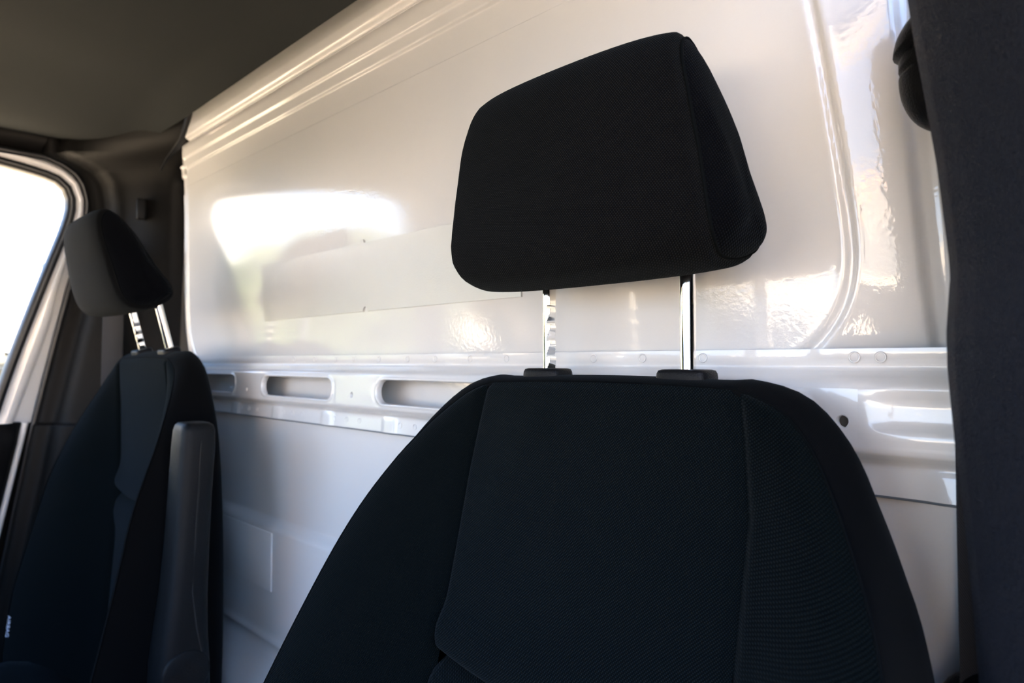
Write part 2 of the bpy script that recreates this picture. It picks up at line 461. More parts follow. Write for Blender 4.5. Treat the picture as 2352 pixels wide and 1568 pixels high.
# ------------------------------------------------------------------ floor and body shell
o = boxobj('floor', (-1.80, -1.05, -1.25), (.14, 1.3, -1.17), 'dash_plastic'); tag(o, 'dark rubber cab floor under the seats', 'floor', 'structure')
o = boxobj('trim_1', (-1.80, -.42, .545), (.16, 1.3, .60), 'door_paint'); tag(o, 'white outer roof skin above the headliner', 'roof', 'structure')
o = boxobj('trim_2', (-1.80, 1.26, -1.2), (.16, 1.3, .56), 'dash_plastic'); tag(o, 'dark cargo end wall behind the bulkhead', 'wall', 'structure')
o = boxobj('trim_3', (-1.80, .44, -1.2), (-1.765, 1.28, .56), 'door_paint'); tag(o, 'white cargo side wall beyond the left pillar', 'wall', 'structure')
o = boxobj('trim_4', (.10, .50, -1.2), (.14, 1.28, .56), 'door_paint'); tag(o, 'white cargo side wall beyond the right pillar', 'wall', 'structure')

# ------------------------------------------------------------------ left pillar trim (wall_left)
def left_pillar():
    mb = MB(); H = dense((-1.16, .495), .03, [(-.140, -.120, .002), (.38, .495, .008)]); rows = []
    for h in H:
        yd = float(np.interp(h, [-1.16, -.6, -.13, .008, .3, .35, .38, .40, .415, .426, .47], [.20, .245, .312, .3365, .391, .389, .380, .364, .338, .30, .30]))   # door edge
        xd = side_x(h)
        bx = -1.552 + .062 * max(h, 0) * 1.0 - .03 * min(max(-h, 0), .4)      # meets the bulkhead
        bx = bx + float(np.interp(h, [.36, .385, .405, .42, .432, .445, .47, .495], [0, .006, .022, .05, .09, .125, .15, .16]))
        lo = .006 * smooth01((-.128 - h) / .006) if h < -.12 else 0
        ext = .055 * smooth01((-.13 - h) / .03)
        pr = [(xd - .030, yd - .02 - ext), (xd - .026, yd - .012), (xd - .015, yd), (xd + .012, yd - .002), (xd + .022, yd + .006), (xd + .026, yd + .018), (xd + .034, yd + .027), (xd + .050, yd + .031),
              (xd + .066, yd + .040), (xd + .078, yd + .056), (bx - .030, .478), (bx - .008, .500), (bx, .510), (bx + .004, B + .02)]
        pr = chaikin(pr, 2); 
        rows.append([W((p[0] + lo, p[1] - lo, h)) for p in pr])
    mb.grid(rows); return mb
lp = left_pillar().build('wall_left', 'pillar_plastic'); tag(lp, 'dark plastic trim of the far door pillar', 'wall', 'structure')
cp = [(-1.62, .36), (-1.556, .372), (-1.545, .390), (-1.522, .408), (-1.488, .422), (-1.45, .431), (-1.418, .441), (-1.395, .456), (-1.38, .474), (-1.37, .50), (-1.62, .50)]
cp = [tuple(p) for p in cp[:1]] + [tuple(p) for p in chaikin(cp[1:-1], 2)] + [cp[-1]]
f_ = [W((x, .484, h)) for x, h in cp]; b_ = [W((x, .496, h)) for x, h in cp]
mb = MB(); mb.ngon(f_); mb.ngon(b_); mb.grid([f_, b_], cv=True); mb.build('corner_filler', 'rubber', lp, smooth=False)
mb = MB(); mb.box(W((-1.580, .452, .300)), W((-1.566, .470, .345)))
bevel(mb.build('coat_hook', 'black_plastic', lp), .004, 3)

# ------------------------------------------------------------------ left door with window
def loop_window(off):
    # closed outline (Y, h) of the glass, offset outwards by off
    pts = [(.226, -.125), (.243, -.05), (.276, .07), (.314, .20), (.345, .30), (.350, .345), (.335, .372), (.30, .381), (.22, .392), (.08, .405),
           (-.08, .410), (-.18, .398), (-.262, .35), (-.268, .25), (-.275, .0), (-.28, -.115), (-.265, -.130), (.212, -.134)]
    p = resample(chaikin(pts, 2, True), 110, True)
    c = np.array([.04, .13]); P = np.array(p)
    tng = np.roll(P, -1, 0) - np.roll(P, 1, 0); nrm = np.stack([tng[:, 1], -tng[:, 0]], 1); nrm /= np.linalg.norm(nrm, axis=1)[:, None]
    if ((P[0] - c) * nrm[0]).sum() < 0: nrm = -nrm
    return P + nrm * off
def wrow(off, dx): return [W((side_x(p[1]) + dx, p[0], p[1])) for p in loop_window(off)]
door = empty('door_1', (-1.72, 0.05, 0.0)); tag(door, 'far side cab door with its window, white frame and dark lower panel', 'door', 'structure')
mb = MB(); mb.grid([wrow(.000, -.012), wrow(.002, .004), wrow(.008, .010), wrow(.016, .009), wrow(.019, .002), wrow(.020, -.012)], cv=True)
mb.build('window_seal', 'rubber', door, world=True)
mb = MB(); mb.ngon(wrow(.004, -.006)); gl = mb.build('window_glass', 'clear_glass', door, smooth=False, world=True)
mb = MB(); mb.grid([wrow(.016, -.016), wrow(.05, -.016), wrow(.11, -.022)], cv=True); mb.build('door_shell', 'door_paint', door, world=True)
# painted door frame around the seal: follows the rear edge of the door
def frame_rows():
    inner = loop_window(.018); rows = []
    outer = []
    for (y, h) in inner:
        wd = .018 if y > .0 and h > .15 else .034
        if h < -.1: wd = .03
        outer.append((y, h, wd))
    P = loop_window(.018); Q = []
    for k, (y, h, wd) in enumerate(outer):
        Q.append(wd)
    Q = np.array(Q)
    for _ in range(10): Q = (np.roll(Q, 1) + Q + np.roll(Q, -1)) / 3
    Pn = loop_window(1.018) - P
    A = lambda t, dx: [W((side_x(p[1]) + dx, p[0], p[1])) for p in (P + Pn * (Q * t)[:, None])]
    return [A(0, -.012), A(0, .000), A(.25, .006), A(.6, .007), A(.9, .002), A(1.0, -.014)]
mb = MB(); mb.grid(frame_rows(), cv=True); mb.build('window_frame', 'door_paint', door, world=True)
# black body seal between door frame and pillar trim, along the rear edge and header
pts = []
for h in np.r_[np.linspace(-1.1, .30, 24), np.linspace(.32, .422, 14)]:
    yd = float(np.interp(h, [-1.16, -.6, -.13, .008, .3, .35, .38, .40, .415, .426, .47], [.20, .245, .312, .3365, .391, .389, .380, .364, .338, .30, .30])) - .004
    pts.append(W((side_x(h) + .004, yd, h)))
for y in np.linspace(.29, -.35, 14): pts.append(W((side_x(.42) + .008, y, .4215 + .00 * y)))
mb = MB(); tube(mb, pts, .0062, 8); mb.build('door_seal', 'rubber', door, world=True)
# door lower panel
mb = MB(); rows = []
for h in np.linspace(-.128, -1.05, 24):
    yd = float(np.interp(h, [-1.16, -.6, -.13], [.165, .205, .288])); t = smooth01((-.128 - h) / .02)
    bulge = .035 * smooth01((-.15 - h) / .3)
    rows.append([W((side_x(h) + dx, y, h)) for (dx, y) in [(-.03, yd), (.002 + .008 * t, yd - .002), (.006 + .014 * t, yd - .012), (.012 + .016 * t + bulge * .4, yd - .06), (.016 + .016 * t + bulge, yd - .20), (.016 + .016 * t + bulge, -.50)]])
rows.insert(0, [(q[0] - .03, q[1], q[2] + .002) for q in rows[0]]); rows = [[(r_[0][0] - .01, r_[0][1] + .14, r_[0][2])] + r_ for r_ in rows]
mb.grid(rows); mb.build('door_panel', 'black_plastic', door, world=True)
mb = MB(); rows = []
for h in np.linspace(-.128, -1.05, 24):
    yd = float(np.interp(h, [-1.16, -.6, -.13], [.165, .205, .288]))
    rows.append([W((side_x(h) + dx, yd + dy, h)) for dx, dy in [(-.03, .0), (.004, .001), (.005, .008), (-.002, .012), (-.03, .013)]])
mb.grid(rows); mb.build('door_edge', 'door_paint', door, world=True)
# header trim between headliner and window
mb = MB(); rows = []
for y in np.linspace(.40, -.45, 26):
    d = .03 * smooth01((y - .30) / .1)
    rows.append([W((-1.652 - q[0], y, q[1])) for q in chaikin([(.0, .462), (.002, .448), (.014, .432), (.028, .426), (.042, .4245), (.055, .425)], 2)])
mb.grid(rows); mb.build('header_trim', 'pillar_plastic', door, world=True)
door_h = [c for c in door.children]

# far front: divider bar and quarter light area, A pillars, windscreen, dashboard
mb = MB(); mb.box(W((-1.80, -.345, -.13)), W((-1.70, -.300, .43))); o = bevel(mb.build('trim_5', 'pillar_plastic'), .01); tag(o, 'dark upright bar ahead of the far door window', 'trim', 'structure')
def apillar(sx_, name, lab):
    mb = MB(); rows = []
    for t in np.linspace(0, 1, 10):
        h = .36 - .56 * t; y = -.43 - .34 * t ** 1.15
        x = VC + sx_ * (.885 + .045 * t)
        rows.append([W((x + sx_ * a, y + b2, h)) for a, b2 in [(-.045, -.02), (-.05, .02), (-.02, .06), (.05, .07), (.06, -.03), (.0, -.06)]])
    mb.grid(rows, cv=True); o = mb.build(name, 'pillar_plastic'); tag(o, lab, 'trim', 'structure')
apillar(-1, 'trim_6', 'dark sloping windscreen pillar beside the far door')
apillar(1, 'trim_7', 'dark sloping windscreen pillar beside the near door')
o = boxobj('trim_8', (-1.72, -.50, .225), (.10, -.30, .56), 'headliner_cloth', bw=.03); tag(o, 'grey overhead shelf above the windscreen', 'trim', 'structure')
mb = MB(); mb.grid([[W((VC + s * (.86 + .05 * t), -.47 - .40 * t, .26 - .50 * t)) for t in np.linspace(0, 1, 6)] for s in np.linspace(-1, 1, 14)])
o = mb.build('window_1', 'clear_glass'); tag(o, 'wide sloping windscreen of the van', 'window', 'structure')
mb = MB(); rows = []
for x in np.linspace(-1.76, .13, 12):
    rows.append([W((x, y, h)) for y, h in chaikin([(-1.0, -.26), (-.86, -.20), (-.62, -.20), (-.52, -.26), (-.50, -.42), (-.58, -.60), (-.62, -1.17)], 2)])
mb.grid(rows); o = mb.build('trim_9', 'dash_plastic'); tag(o, 'dark plastic dashboard under the windscreen', 'dashboard', 'structure')
o = boxobj('trim_10', (-1.78, -1.75, -.42), (.15, -.95, -.28), 'door_paint', bw=.05); tag(o, 'white bonnet in front of the windscreen', 'bonnet', 'structure')
o = boxobj('trim_11', (-1.80, -1.05, -1.2), (-1.745, -.30, -.10), 'dash_plastic'); tag(o, 'dark footwell side below the far windscreen pillar', 'trim', 'structure')

# ------------------------------------------------------------------ right (near) pillar trim and belt parts
def near_pillar():
    prof = [(-700, 2055), (-300, 2075), (0, 2098), (96, 2111), (191, 2127), (287, 2143), (383, 2158), (478, 2169), (543, 2176), (598, 2182), (640, 2184), (703, 2178), (767, 2173),
            (846, 2174), (897, 2178), (960, 2183), (1044, 2190), (1178, 2204), (1253, 2211), (1452, 2226), (1568, 2233), (2400, 2290), (4500, 2400)]
    ys = np.array([p[0] for p in prof]); xs_ = np.array([p[1] for p in prof]); mb = MB(); rows = []
    Ye = .405
    for y in np.r_[np.linspace(-330, 1700, 120), np.linspace(1760, 4600, 20)]:
        x = float(np.interp(y, ys, xs_)); X = pxX(x, Ye); z = .7071 * (Ye - X); h = (830 - y) / 1568 * z
        pr = [(X + .045, .50), (X + .012, .455), (X + .002, .425), (X, Ye), (X + .004, Ye - .016), (X + .014, Ye - .034), (X + .035, Ye - .060), (X + .07, Ye - .098), (X + .115, Ye - .125), (X + .19, Ye - .125), (X + .20, .50)]
        pr = resample(chaikin(pr, 2), 30)
        rows.append([W((p[0], p[1], h)) for p in pr])
    mb.grid(rows, cv=True); mb.ngon(rows[0]); mb.ngon(rows[-1])
    return mb
npil = near_pillar().build('wall_right', 'near_pillar_plastic'); tag(npil, 'grained dark grey trim of the near door pillar at the right', 'wall', 'structure')

def ribbon(mb, pts, wdir, width, th):
    n = Vector(wdir).normalized(); rows = []
    pts = [Vector(p) for p in pts]
    for i, p in enumerate(pts):
        d = (pts[min(i + 1, len(pts) - 1)] - pts[max(i - 1, 0)]).normalized(); k = d.cross(n).normalized()
        rows.append([tuple(p + n * a * width / 2 + k * c * th / 2) for a, c in [(-1, -.4), (-.96, -1), (.96, -1), (1, -.4), (1, .4), (.96, 1), (-.96, 1), (-1, .4)]])
    mb.grid(rows, cv=True); mb.ngon(rows[0]); mb.ngon(rows[-1])
nb = empty('seat_belt', W((-.098, .455, -1.1))); tag(nb, 'black seat belt hanging behind the near pillar trim on the right', 'seat belt')
mb = MB(); ribbon(mb, [W((pxX(2181, .465) + .012, .476, h)) for h in np.linspace(.10, -.5, 14)], (.65, .75, 0), .030, .0016)
mb.build('webbing', 'webbing', nb, world=True)
mb = MB(); rows = []
# rounded upper guide with ribs, projecting inward from the pillar
cx, cy, ch = -.1005, .468, .1815
for t in np.linspace(0, 1, 51):
    h = ch + .0345 - .079 * t
    if t < .30: rr = 1.06 * math.sqrt(1 - .55 * ((.30 - t) / .30) ** 2.2)
    elif t < .34: rr = .90
    elif t < .44: rr = .95
    elif t < .48: rr = .86
    else: rr = max(.03, .95 * max(0, 1 - ((t - .48) / .52) ** 2.2) ** .5)
    rows.append([W((cx - .0005 - .0268 * rr * math.cos(a), cy - .024 * rr * math.sin(a), h - .010 * math.cos(a) * (1 - t))) for a in [2 * math.pi * k / 28 for k in range(28)]])
mb.grid(rows, cv=True); mb.ngon(rows[0]); mb.ngon(rows[-1]); mb.build('belt_guide', 'black_plastic', nb, world=True)
mb = MB(); ribbon(mb, [W((-.112 + .004 * k, .462, .30 - .0155 * k)) for k in range(6)], (.5, .85, 0), .012, .004)
mb.build('guide_bracket', 'black_plastic', nb, world=True)
mb = MB(); rows = []
for t in np.linspace(0, math.pi / 2, 9):
    rows.append([W((-.088 + .024 * math.cos(t) * math.cos(a), .475 + .020 * math.cos(t) * math.sin(a), -.199 + .020 * math.sin(t))) for a in [2 * math.pi * k / 24 for k in range(24)]])
rows.insert(0, [W((-.088 + .024 * math.cos(a), .475 + .020 * math.sin(a), -.26)) for a in [2 * math.pi * k / 24 for k in range(24)]])
mb.grid(rows, cv=True); mb.build('buckle_cap', 'black_plastic', nb, world=True)

# far belt
fb = empty('seat_belt', W((-1.60, .42, -1.0))); tag(fb, 'dark grey seat belt hanging against the far pillar behind the far headrest', 'seat belt')
mb = MB(); ribbon(mb, [W((-1.592 - .02 * (i / 12), .418, .22 - .05 * i)) for i in range(13)], (.75, .66, 0), .046, .0016)
mb.build('webbing', 'webbing', fb, world=True)
mb = MB(); mb.box(W((-1.626, .400, .205)), W((-1.575, .430, .245))); bevel(mb.build('belt_guide', 'black_plastic', fb, world=True), .008)

# ------------------------------------------------------------------ seats
PER = [(.122, -.0196), (.132, -.0225), (.148, -.0285), (.163, -.038), (.182, -.057), (.203, -.0875), (.222, -.122), (.2335, -.150), (.246, -.20), (.259, -.29), (.264, -.40), (.262, -.50), (.250, -.62)]
PER = resample(chaikin(PER, 3), 64)
def fbase(h): return float(np.interp(h, [-.62, -.5, -.40, -.27, -.2, -.1, -.02], [.255, .29, .325, .371, .394, .418, .4305]))
def fedge0(h): return float(np.interp(h, [-.62, -.5, -.40, -.29, -.165, -.12, -.0875, -.057, -.038, -.02], [.15, .18, .22, .279, .345, .370, .389, .410, .4235, .4305]))
def seam_x(h): return float(np.interp(h, [-.62, -.255, -.2, -.1, -.05, -.021], [.115, .128, .136, .136, .129, .124]))
def groove(d, dep=.0045, wd=.0042): return dep * math.exp(-(d / wd) ** 2)
def make_seat(name, label, cx, T, loc, bk=0.0, bo=0.0):
    """T maps (x, Y, h) of the seat's own frame to the world"""
    root = empty(name, loc); tag(root, label, 'car seat', group='front seats')
    fback = lambda h: .482 + .22 * h if not bk else min(.482 + bk + .22 * h, .46 + (.029 + h * math.sin(ANG)) / math.cos(ANG))
    fedge = lambda h: fedge0(h) - bo * smooth01((-.05 - h) / .18)
    def B_(mb, nm, mat, parent=root, smooth=True):
        mb.v = [T(v) for v in mb.v]
        o = link(nm, mb.v, mb.f, mat, None, smooth); o.parent = parent
        o.matrix_parent_inverse = Matrix.Translation(-Vector(loc)) if parent is root else Matrix.Translation(Vector(loc)).inverted() @ Matrix.Translation(Vector((0, 0, 0)))
        if parent is not root: o.matrix_parent_inverse = (Matrix.Translation(-Vector(loc)) @ Matrix.Identity(4)).inverted() @ Matrix.Translation(-Vector(loc))
        return o
    def frontY(x, h):
        xs_ = seam_x(h); ax = abs(x)
        wrow_ = None
        y = fbase(h)
        if ax <= xs_:
            y += -.006 * (1 - (ax / xs_) ** 2) * smooth01((-.02 - h) / .05)
            y += groove(xs_ - ax)
        return y
    fold = -.262
    # centre panels
    for nm, ha, hb in (('upper_cushion', -.0196, fold), ('lower_cushion', fold - .0005, -.62)):
        mb = MB(); rows = []
        H = np.r_[np.linspace(ha, ha - .012, 7), np.linspace(ha - .016, hb + .016, 26), np.linspace(hb + .012, hb, 7)]
        for h in H:
            xs_ = seam_x(h); row = []
            for a in np.sign(np.linspace(-1, 1, 61)) * (1 - (1 - np.abs(np.linspace(-1, 1, 61))) ** 1.35):
                x = a * xs_; hh = h
                if nm == 'upper_cushion': hh += .0028 * (1 - a * a) * smooth01((h + .08) / .06)
                y = frontY(x, h)
                y += groove(abs(h - ha), .004, .004) * (1 if nm == 'upper_cushion' else 0)
                if nm == 'upper_cushion': y += .018 * math.exp(-((h - fold) / .006) ** 2) - .008 * math.exp(-((h - fold - .022) / .018) ** 2)
                else: y += .020 * math.exp(-((h - fold) / .008) ** 2) - .006 * math.exp(-((h - fold + .03) / .02) ** 2)
                row.append((x, y, hh - .010 * (a * a) * math.exp(-((h - fold) / .05) ** 2) * -1))
            rows.append(row)
        mb.grid(rows); B_(mb, nm, 'seat_cloth')
    # bolsters
    for s in (-1, 1):
        mb = MB(); rows = []
        for (wd, h) in PER:
            xs_ = min(seam_x(h), wd); row = []
            for t in np.r_[0, .02, .05, .09, np.linspace(.14, .86, 22), .91, .95, .98, 1]:
                x = xs_ + (wd - xs_) * t
                e_ = fedge(h) + .004
                y = fbase(h) * (1 - t ** 1.25) + e_ * t ** 1.25
                bul = (wd - xs_)
                y -= .10 * bul * math.sin(math.pi * min(1, t)) ** .9 * (.5 + t)
                y += groove((x - xs_), .0045, .0045) + groove((wd - x), .0008, .003)
                row.append((s * x, y, h))
            rows.append(row)
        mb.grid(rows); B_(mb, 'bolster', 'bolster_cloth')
    # gusset: side and top band, and back
    per = [(-x, h) for x, h in PER[::-1]]
    per += [(x, -.0196 + .0028 * (1 - (x / .122) ** 2)) for x in np.linspace(-.11, .11, 21)]
    per += [(x, h) for x, h in PER]
    per = np.array(per)
    tn = np.gradient(per, axis=0); nr = np.stack([-tn[:, 1], tn[:, 0]], 1); nr /= np.linalg.norm(nr, axis=1)[:, None]
    for _ in range(3): nr = (np.vstack([nr[:1], nr[:-1]]) + nr + np.vstack([nr[1:], nr[-1:]])); nr /= np.linalg.norm(nr, axis=1)[:, None]
    mb = MB(); rows = []
    for v, off in [(0, -.003), (.015, .0), (.05, .0035), (.12, .0075), (.22, .011), (.36, .0135), (.50, .0135), (.64, .0110), (.78, .006), (.88, -.002), (.95, -.011), (.99, -.022), (1.0, -.035)]:
        row = []
        for (x, h), n_ in zip(per, nr):
            y0 = fedge(h) + .004; y1 = fback(h)
            k_ = 1.0
            if off > 0: k_ = (1 - .9 * smooth01((-.05 - h) / .09)) * (.42 + .58 * smooth01((abs(x) - .10) / .07))
            row.append((x + n_[0] * off * k_, y0 + (y1 - y0) * v, h + n_[1] * off * k_))
        rows.append(row)
    mb.grid(rows); mb.ngon(rows[-1]); 
    mb.ngon([r_[0] for r_ in rows] + [r_[-1] for r_ in rows][::-1])
    B_(mb, 'side_cover', 'side_cloth')
    # piping thread along the outer seam
    mb = MB(); tube(mb, [(x + n_[0] * .0005, fedge(h) + .0052, h + n_[1] * .0005) for (x, h), n_ in zip(per, nr)][2:-2], .0011, 6)
    B_(mb, 'piping', 'thread')
    # collars and posts
    for s in (-1, 1):
        xx = s * .0705; top = -.0080
        mb = MB(); rows = []
        oc = []
        for k in range(32):
            t = 2 * math.pi * k / 32; c_, s_ = math.cos(t), math.sin(t)
            oc.append((math.copysign(abs(c_) ** .45, c_) * .0215, math.copysign(abs(s_) ** .45, s_) * .0145))
        for (sc, z) in [(1.0, top - .012), (1.0, top - .0035), (.985, top - .001), (.93, top + .0012), (.8, top + .0020), (.3, top + .0022)]:
            rows.append([(xx + a * sc, .458 + b2 * sc, z) for a, b2 in oc])
        mb.grid(rows, cv=True); mb.ngon(rows[-1]); B_(mb, 'post_collar', 'black_plastic')
        mb = MB(); rows = []; R = .0061; nseg = 40
        Hs = np.linspace(-.045, .085, 220) if s < 0 else np.linspace(-.045, .085, 12)
        for z in Hs:
            row = []
            for k in range(nseg):
                t = 2 * math.pi * k / nseg; x_, y_ = R * math.cos(t), R * math.sin(t)
                if s < 0:                                # ratchet face towards +x
                    u = ((z - .0005) / .0145) % 1.0
                    cut = .0044
                    if z < .0500: cut = .0044 if u < .26 else (.0018 + .0024 * smooth01((u - .3) / .7))
                    if x_ > cut: x_ = cut
                row.append((xx + x_, .46 + y_, z))
            rows.append(row)
        mb.grid(rows, cv=True); mb.ngon(rows[0]); mb.ngon(rows[-1])
        o = B_(mb, 'headrest_post', 'chrome')
        for p in o.data.polygons: p.use_smooth = True
        o.data.set_sharp_from_angle(angle=math.radians(30))
    # headrest: wrap panel with two side panels
    prof = [(.406, .0640), (.392, .0700), (.3825, .087), (.3795, .120), (.3810, .172), (.3845, .208), (.3930, .2275), (.4060, .2315), (.4210, .2240), (.440, .198), (.457, .158), (.4695, .115), (.4750, .088), (.471, .072), (.453, .0635), (.430, .0605)]
    prof = resample(chaikin(prof, 3, True), 96, True)
    def wseam(h): return float(np.interp(h, [.06, .070, .082, .10, .14, .185, .212, .230], [.1205, .1255, .1270, .1260, .1205, .1125, .1065, .1025]))
    cy, ch = .430, .135
    mb = MB(); rows = []
    for a in np.sign(np.linspace(-1, 1, 57)) * (1 - (1 - np.abs(np.linspace(-1, 1, 57))) ** 1.5):
        row = []
        for (y, h) in prof:
            wd = wseam(h); x = a * wd; yy, hh = y, h
            cr = .5 * abs(a) ** 2.2 + .5 * abs(a) ** 6
            if y < cy: yy = y + .010 * cr * min(1, (cy - y) / .03)
            else: yy = y - .008 * cr * min(1, (y - cy) / .03) * smooth01((h - .06) / .08)
            if h < .1: hh = h + .004 * cr * min(1, (.1 - h) / .03)
            if h > .19: hh = h - .003 * cr * min(1, (h - .19) / .03)
            g = groove((1 - abs(a)) * wd, .0052, .0034)
            dv = np.array([yy - cy, hh - ch]); dv /= np.linalg.norm(dv)
            row.append((x - .003, yy - dv[0] * g, hh - dv[1] * g))
        rows.append(row)
    endl, endr = rows[0], rows[-1]
    mb.grid(rows, cv=True); hr = B_(mb, 'headrest', 'headrest_cloth')
    for s, ring_ in ((-1, endl), (1, endr)):
        mb = MB(); rr = []
        for q in [1, .992, .975, .95, .91, .86, .78, .68, .55, .4, .25, .1]:
            dome = .0155 * (1 - q ** 3.2) ** .8 
            row = []
            for (x, y, h) in ring_:
                dd = .0022 * math.exp(-((1 - q) / .02) ** 2) if q > .9 else 0
                hn = ch - .035
                row.append((x * q + s * wseam(ch) * (1 - q) + s * dome + s * (-.0008) * (q == 1), (y - cy) * (q if q < .99 else q) + cy, (h - hn) * q + hn))
            rr.append(row)
        sm_ = MB(); L_ = [(p[0] + s * .0002, p[1] - .0001, p[2]) for p in ring_]; tube(sm_, L_ + L_[:1], .0013, 6, cap=False); B_(sm_, 'seam', 'thread', hr)
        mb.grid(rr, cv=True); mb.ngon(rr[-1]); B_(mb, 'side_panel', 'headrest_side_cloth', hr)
    return root, B_, hr

def T_right(v): return W((v[0] - .342, v[1], v[2]))
ANG = math.radians(14.5)
seat, Bp, _ = make_seat('car_seat', 'black cloth seat in the foreground with its large headrest raised on chrome posts', -.342, T_right, (-.342, .30, 0.0))
# cushion and plinth of the near seat (below the frame)
def cushion(Bf, yb, hb, plin):
    mb = MB(); rows = []
    for y, dz in [(yb, 0), (yb - .03, .012), (yb - .1, .012), (yb - .25, .02), (yb - .40, .035), (yb - .46, .025), (yb - .485, -.01), (yb - .49, -.06)]:
        rows.append([(x, y, hb + dz + .035 * smooth01((abs(x) - .12) / .1) - .03 * smooth01((abs(x) - .225) / .03)) for x in np.linspace(-.25, .25, 31)])
    mb.grid(rows); Bf(mb, 'seat_cushion', 'seat_cloth')

ANG = math.radians(14.5)
def T_left(v):
    y, h = v[1] - .46, v[2]
    c_, s_ = math.cos(ANG), math.sin(ANG)
    y2 = y * c_ - h * s_; h2 = y * s_ + h * c_
    return W((v[0] - 1.287, y2 + .402, h2 + .029))
def T_flatL(v): return W((v[0] - 1.287, v[1], v[2]))
seat2, Bp2, _ = make_seat('car_seat', 'black cloth seat beside the far door window with a folded armrest', -1.287, T_left, (-1.287, .20, 0.0), bk=.024, bo=.028)

def plain(mb, nm, mat, root, T, smooth=True):
    o = link(nm, [T(v) for v in mb.v], mb.f, mat, None, smooth); o.parent = root
    o.matrix_parent_inverse = Matrix.Translation(-Vector(root.location)); return o
def base_parts(root, T, yb, hb):
    mb = MB(); rows = []
    for y, dz in [(yb + .06, -.09), (yb + .06, -.01), (yb, 0), (yb - .03, .010), (yb - .1, .012), (yb - .25, .02), (yb - .40, .035), (yb - .46, .025), (yb - .485, -.01), (yb - .49, -.08)]:
        rows.append([(x, y, hb + dz + .035 * smooth01((abs(x) - .12) / .1) - (.03 * smooth01((abs(x) - .225) / .03))) for x in np.linspace(-.25, .25, 31)])
    mb.grid(rows); mb.ngon([r_[0] for r_ in rows]); mb.ngon([r_[-1] for r_ in rows])
    plain(mb, 'seat_cushion', 'seat_cloth', root, T)
    mb = MB(); mb.box((-.22, yb - .42, -1.17), (.22, yb + .05, hb - .03)); bevel(plain(mb, 'seat_plinth', 'black_plastic', root, T), .01)
base_parts(seat, T_right, .30, -.62)
base_parts(seat2, T_flatL, .27, -.578)

# folded armrest on the inboard side of the far seat
def arm():
    mb = MB(); rows = []
    # local: along length t (top -> pivot), cross-section rounded
    P = [(.0, .350, -.0840, .012, .020), (.0, .345, -.0850, .021, .034), (.0, .342, -.0885, .0255, .042), (.0, .340, -.096, .0275, .046), (.0, .338, -.12, .029, .048), (.0, .335, -.18, .030, .047), (.0, .331, -.25, .031, .048),
         (.0, .325, -.32, .033, .052), (.0, .318, -.37, .034, .060), (.0, .313, -.41, .035, .068), (.0, .312, -.45, .035, .070), (.0, .315, -.49, .031, .062), (.0, .322, -.52, .02, .04)]
    for (x, y, h, hw, dp) in P:
        row = []
        for k in range(36):
            t = 2 * math.pi * k / 36; c_, s_ = math.cos(t), math.sin(t)
            row.append((-.992 + x + math.copysign(abs(c_) ** .5, c_) * hw, y + dp / 2 + math.copysign(abs(s_) ** .5, s_) * dp / 2, h))
        rows.append(row)
    mb.grid(rows, cv=True); mb.ngon(rows[0]); mb.ngon(rows[-1]); return mb
am = plain(arm(), 'armrest', 'armrest_plastic', seat2, W)
def sub(mb, nm, mat, par, root, smooth=True):
    o = link(nm, [W(v) for v in mb.v], mb.f, mat, None, smooth); o.parent = par; return o
plug = MB(); rows = []
for r_, yy in [(.0042, .3400), (.0038, .3372), (.002, .3370)]:
    rows.append([(-1.005 + r_ * math.cos(a), yy - .0006, -.150 + r_ * math.sin(a)) for a in [2 * math.pi * k / 16 for k in range(16)]])
plug.grid(rows, cv=True); plug.ngon(rows[-1]); sub(plug, 'screw_hole', 'hole_black', am, seat2)
cap = MB(); rows = []
for r_, xx in [(.031, -.9600), (.0305, -.9572), (.028, -.9560), (.01, -.9555)]:
    rows.append([(xx, .345 + r_ * math.cos(a) * 1.0, -.415 + r_ * math.sin(a)) for a in [2 * math.pi * k / 32 for k in range(32)]])
cap.grid(rows, cv=True); cap.ngon(rows[-1]); sub(cap, 'pivot_cap', 'armrest_plastic', am, seat2)
# split line along the armrest side
ln = MB(); tube(ln, [W((x, y, h)) for x, y, h in [(-.9665, .3640, -.094), (-.9632, .3620, -.12), (-.9622, .3590, -.18), (-.9612, .3550, -.25), (-.9600, .3520, -.31), (-.9585, .3580, -.36), (-.9580, .3660, -.40)]], .0012, 6); 
o = link('split_line', ln.v, ln.f, 'hole_black', None); o.parent = am

# AIRBAG tag on the door side of the far backrest
cu = bpy.data.curves.new('airbag_tag', 'FONT'); cu.body = 'AIRBAG'; cu.size = .0108; cu.extrude = .0002; cu.align_x = 'CENTER'; cu.align_y = 'CENTER'
to = bpy.data.objects.new('tmp', cu); C.objects.link(to)
bpy.context.view_layer.update()
me = bpy.data.meshes.new_from_object(to.evaluated_get(bpy.context.evaluated_depsgraph_get())); bpy.data.objects.remove(to)
me.name = 'airbag_tag'; me.materials.clear(); me.materials.append(M['white_ink'])
tago = bpy.data.objects.new('airbag_tag', me); C.objects.link(tago)
tago['label'] = 'white AIRBAG lettering'
bpy.context.view_layer.update(); dg = bpy.context.evaluated_depsgraph_get()
TAGPOS = Vector(W((-1.505, .2300, -.480))); tagn = Vector((.8, -.6, 0))
for px_ in range(19, 60, 2):                              # the lettering lies on the outer bolster of the far seat
    dr = (cam.matrix_world.to_3x3() @ Vector((px_ - 1176, 784 - 1438, -1568))).normalized()
    ok, lo_, no_, _, ob_, _ = scene.ray_cast(dg, cam.location, dr)
    if ok and ob_.name.startswith('bolster'):
        if no_.dot(dr) > 0: no_ = -no_
        TAGPOS = lo_ + no_ * .0006; tagn = no_; break
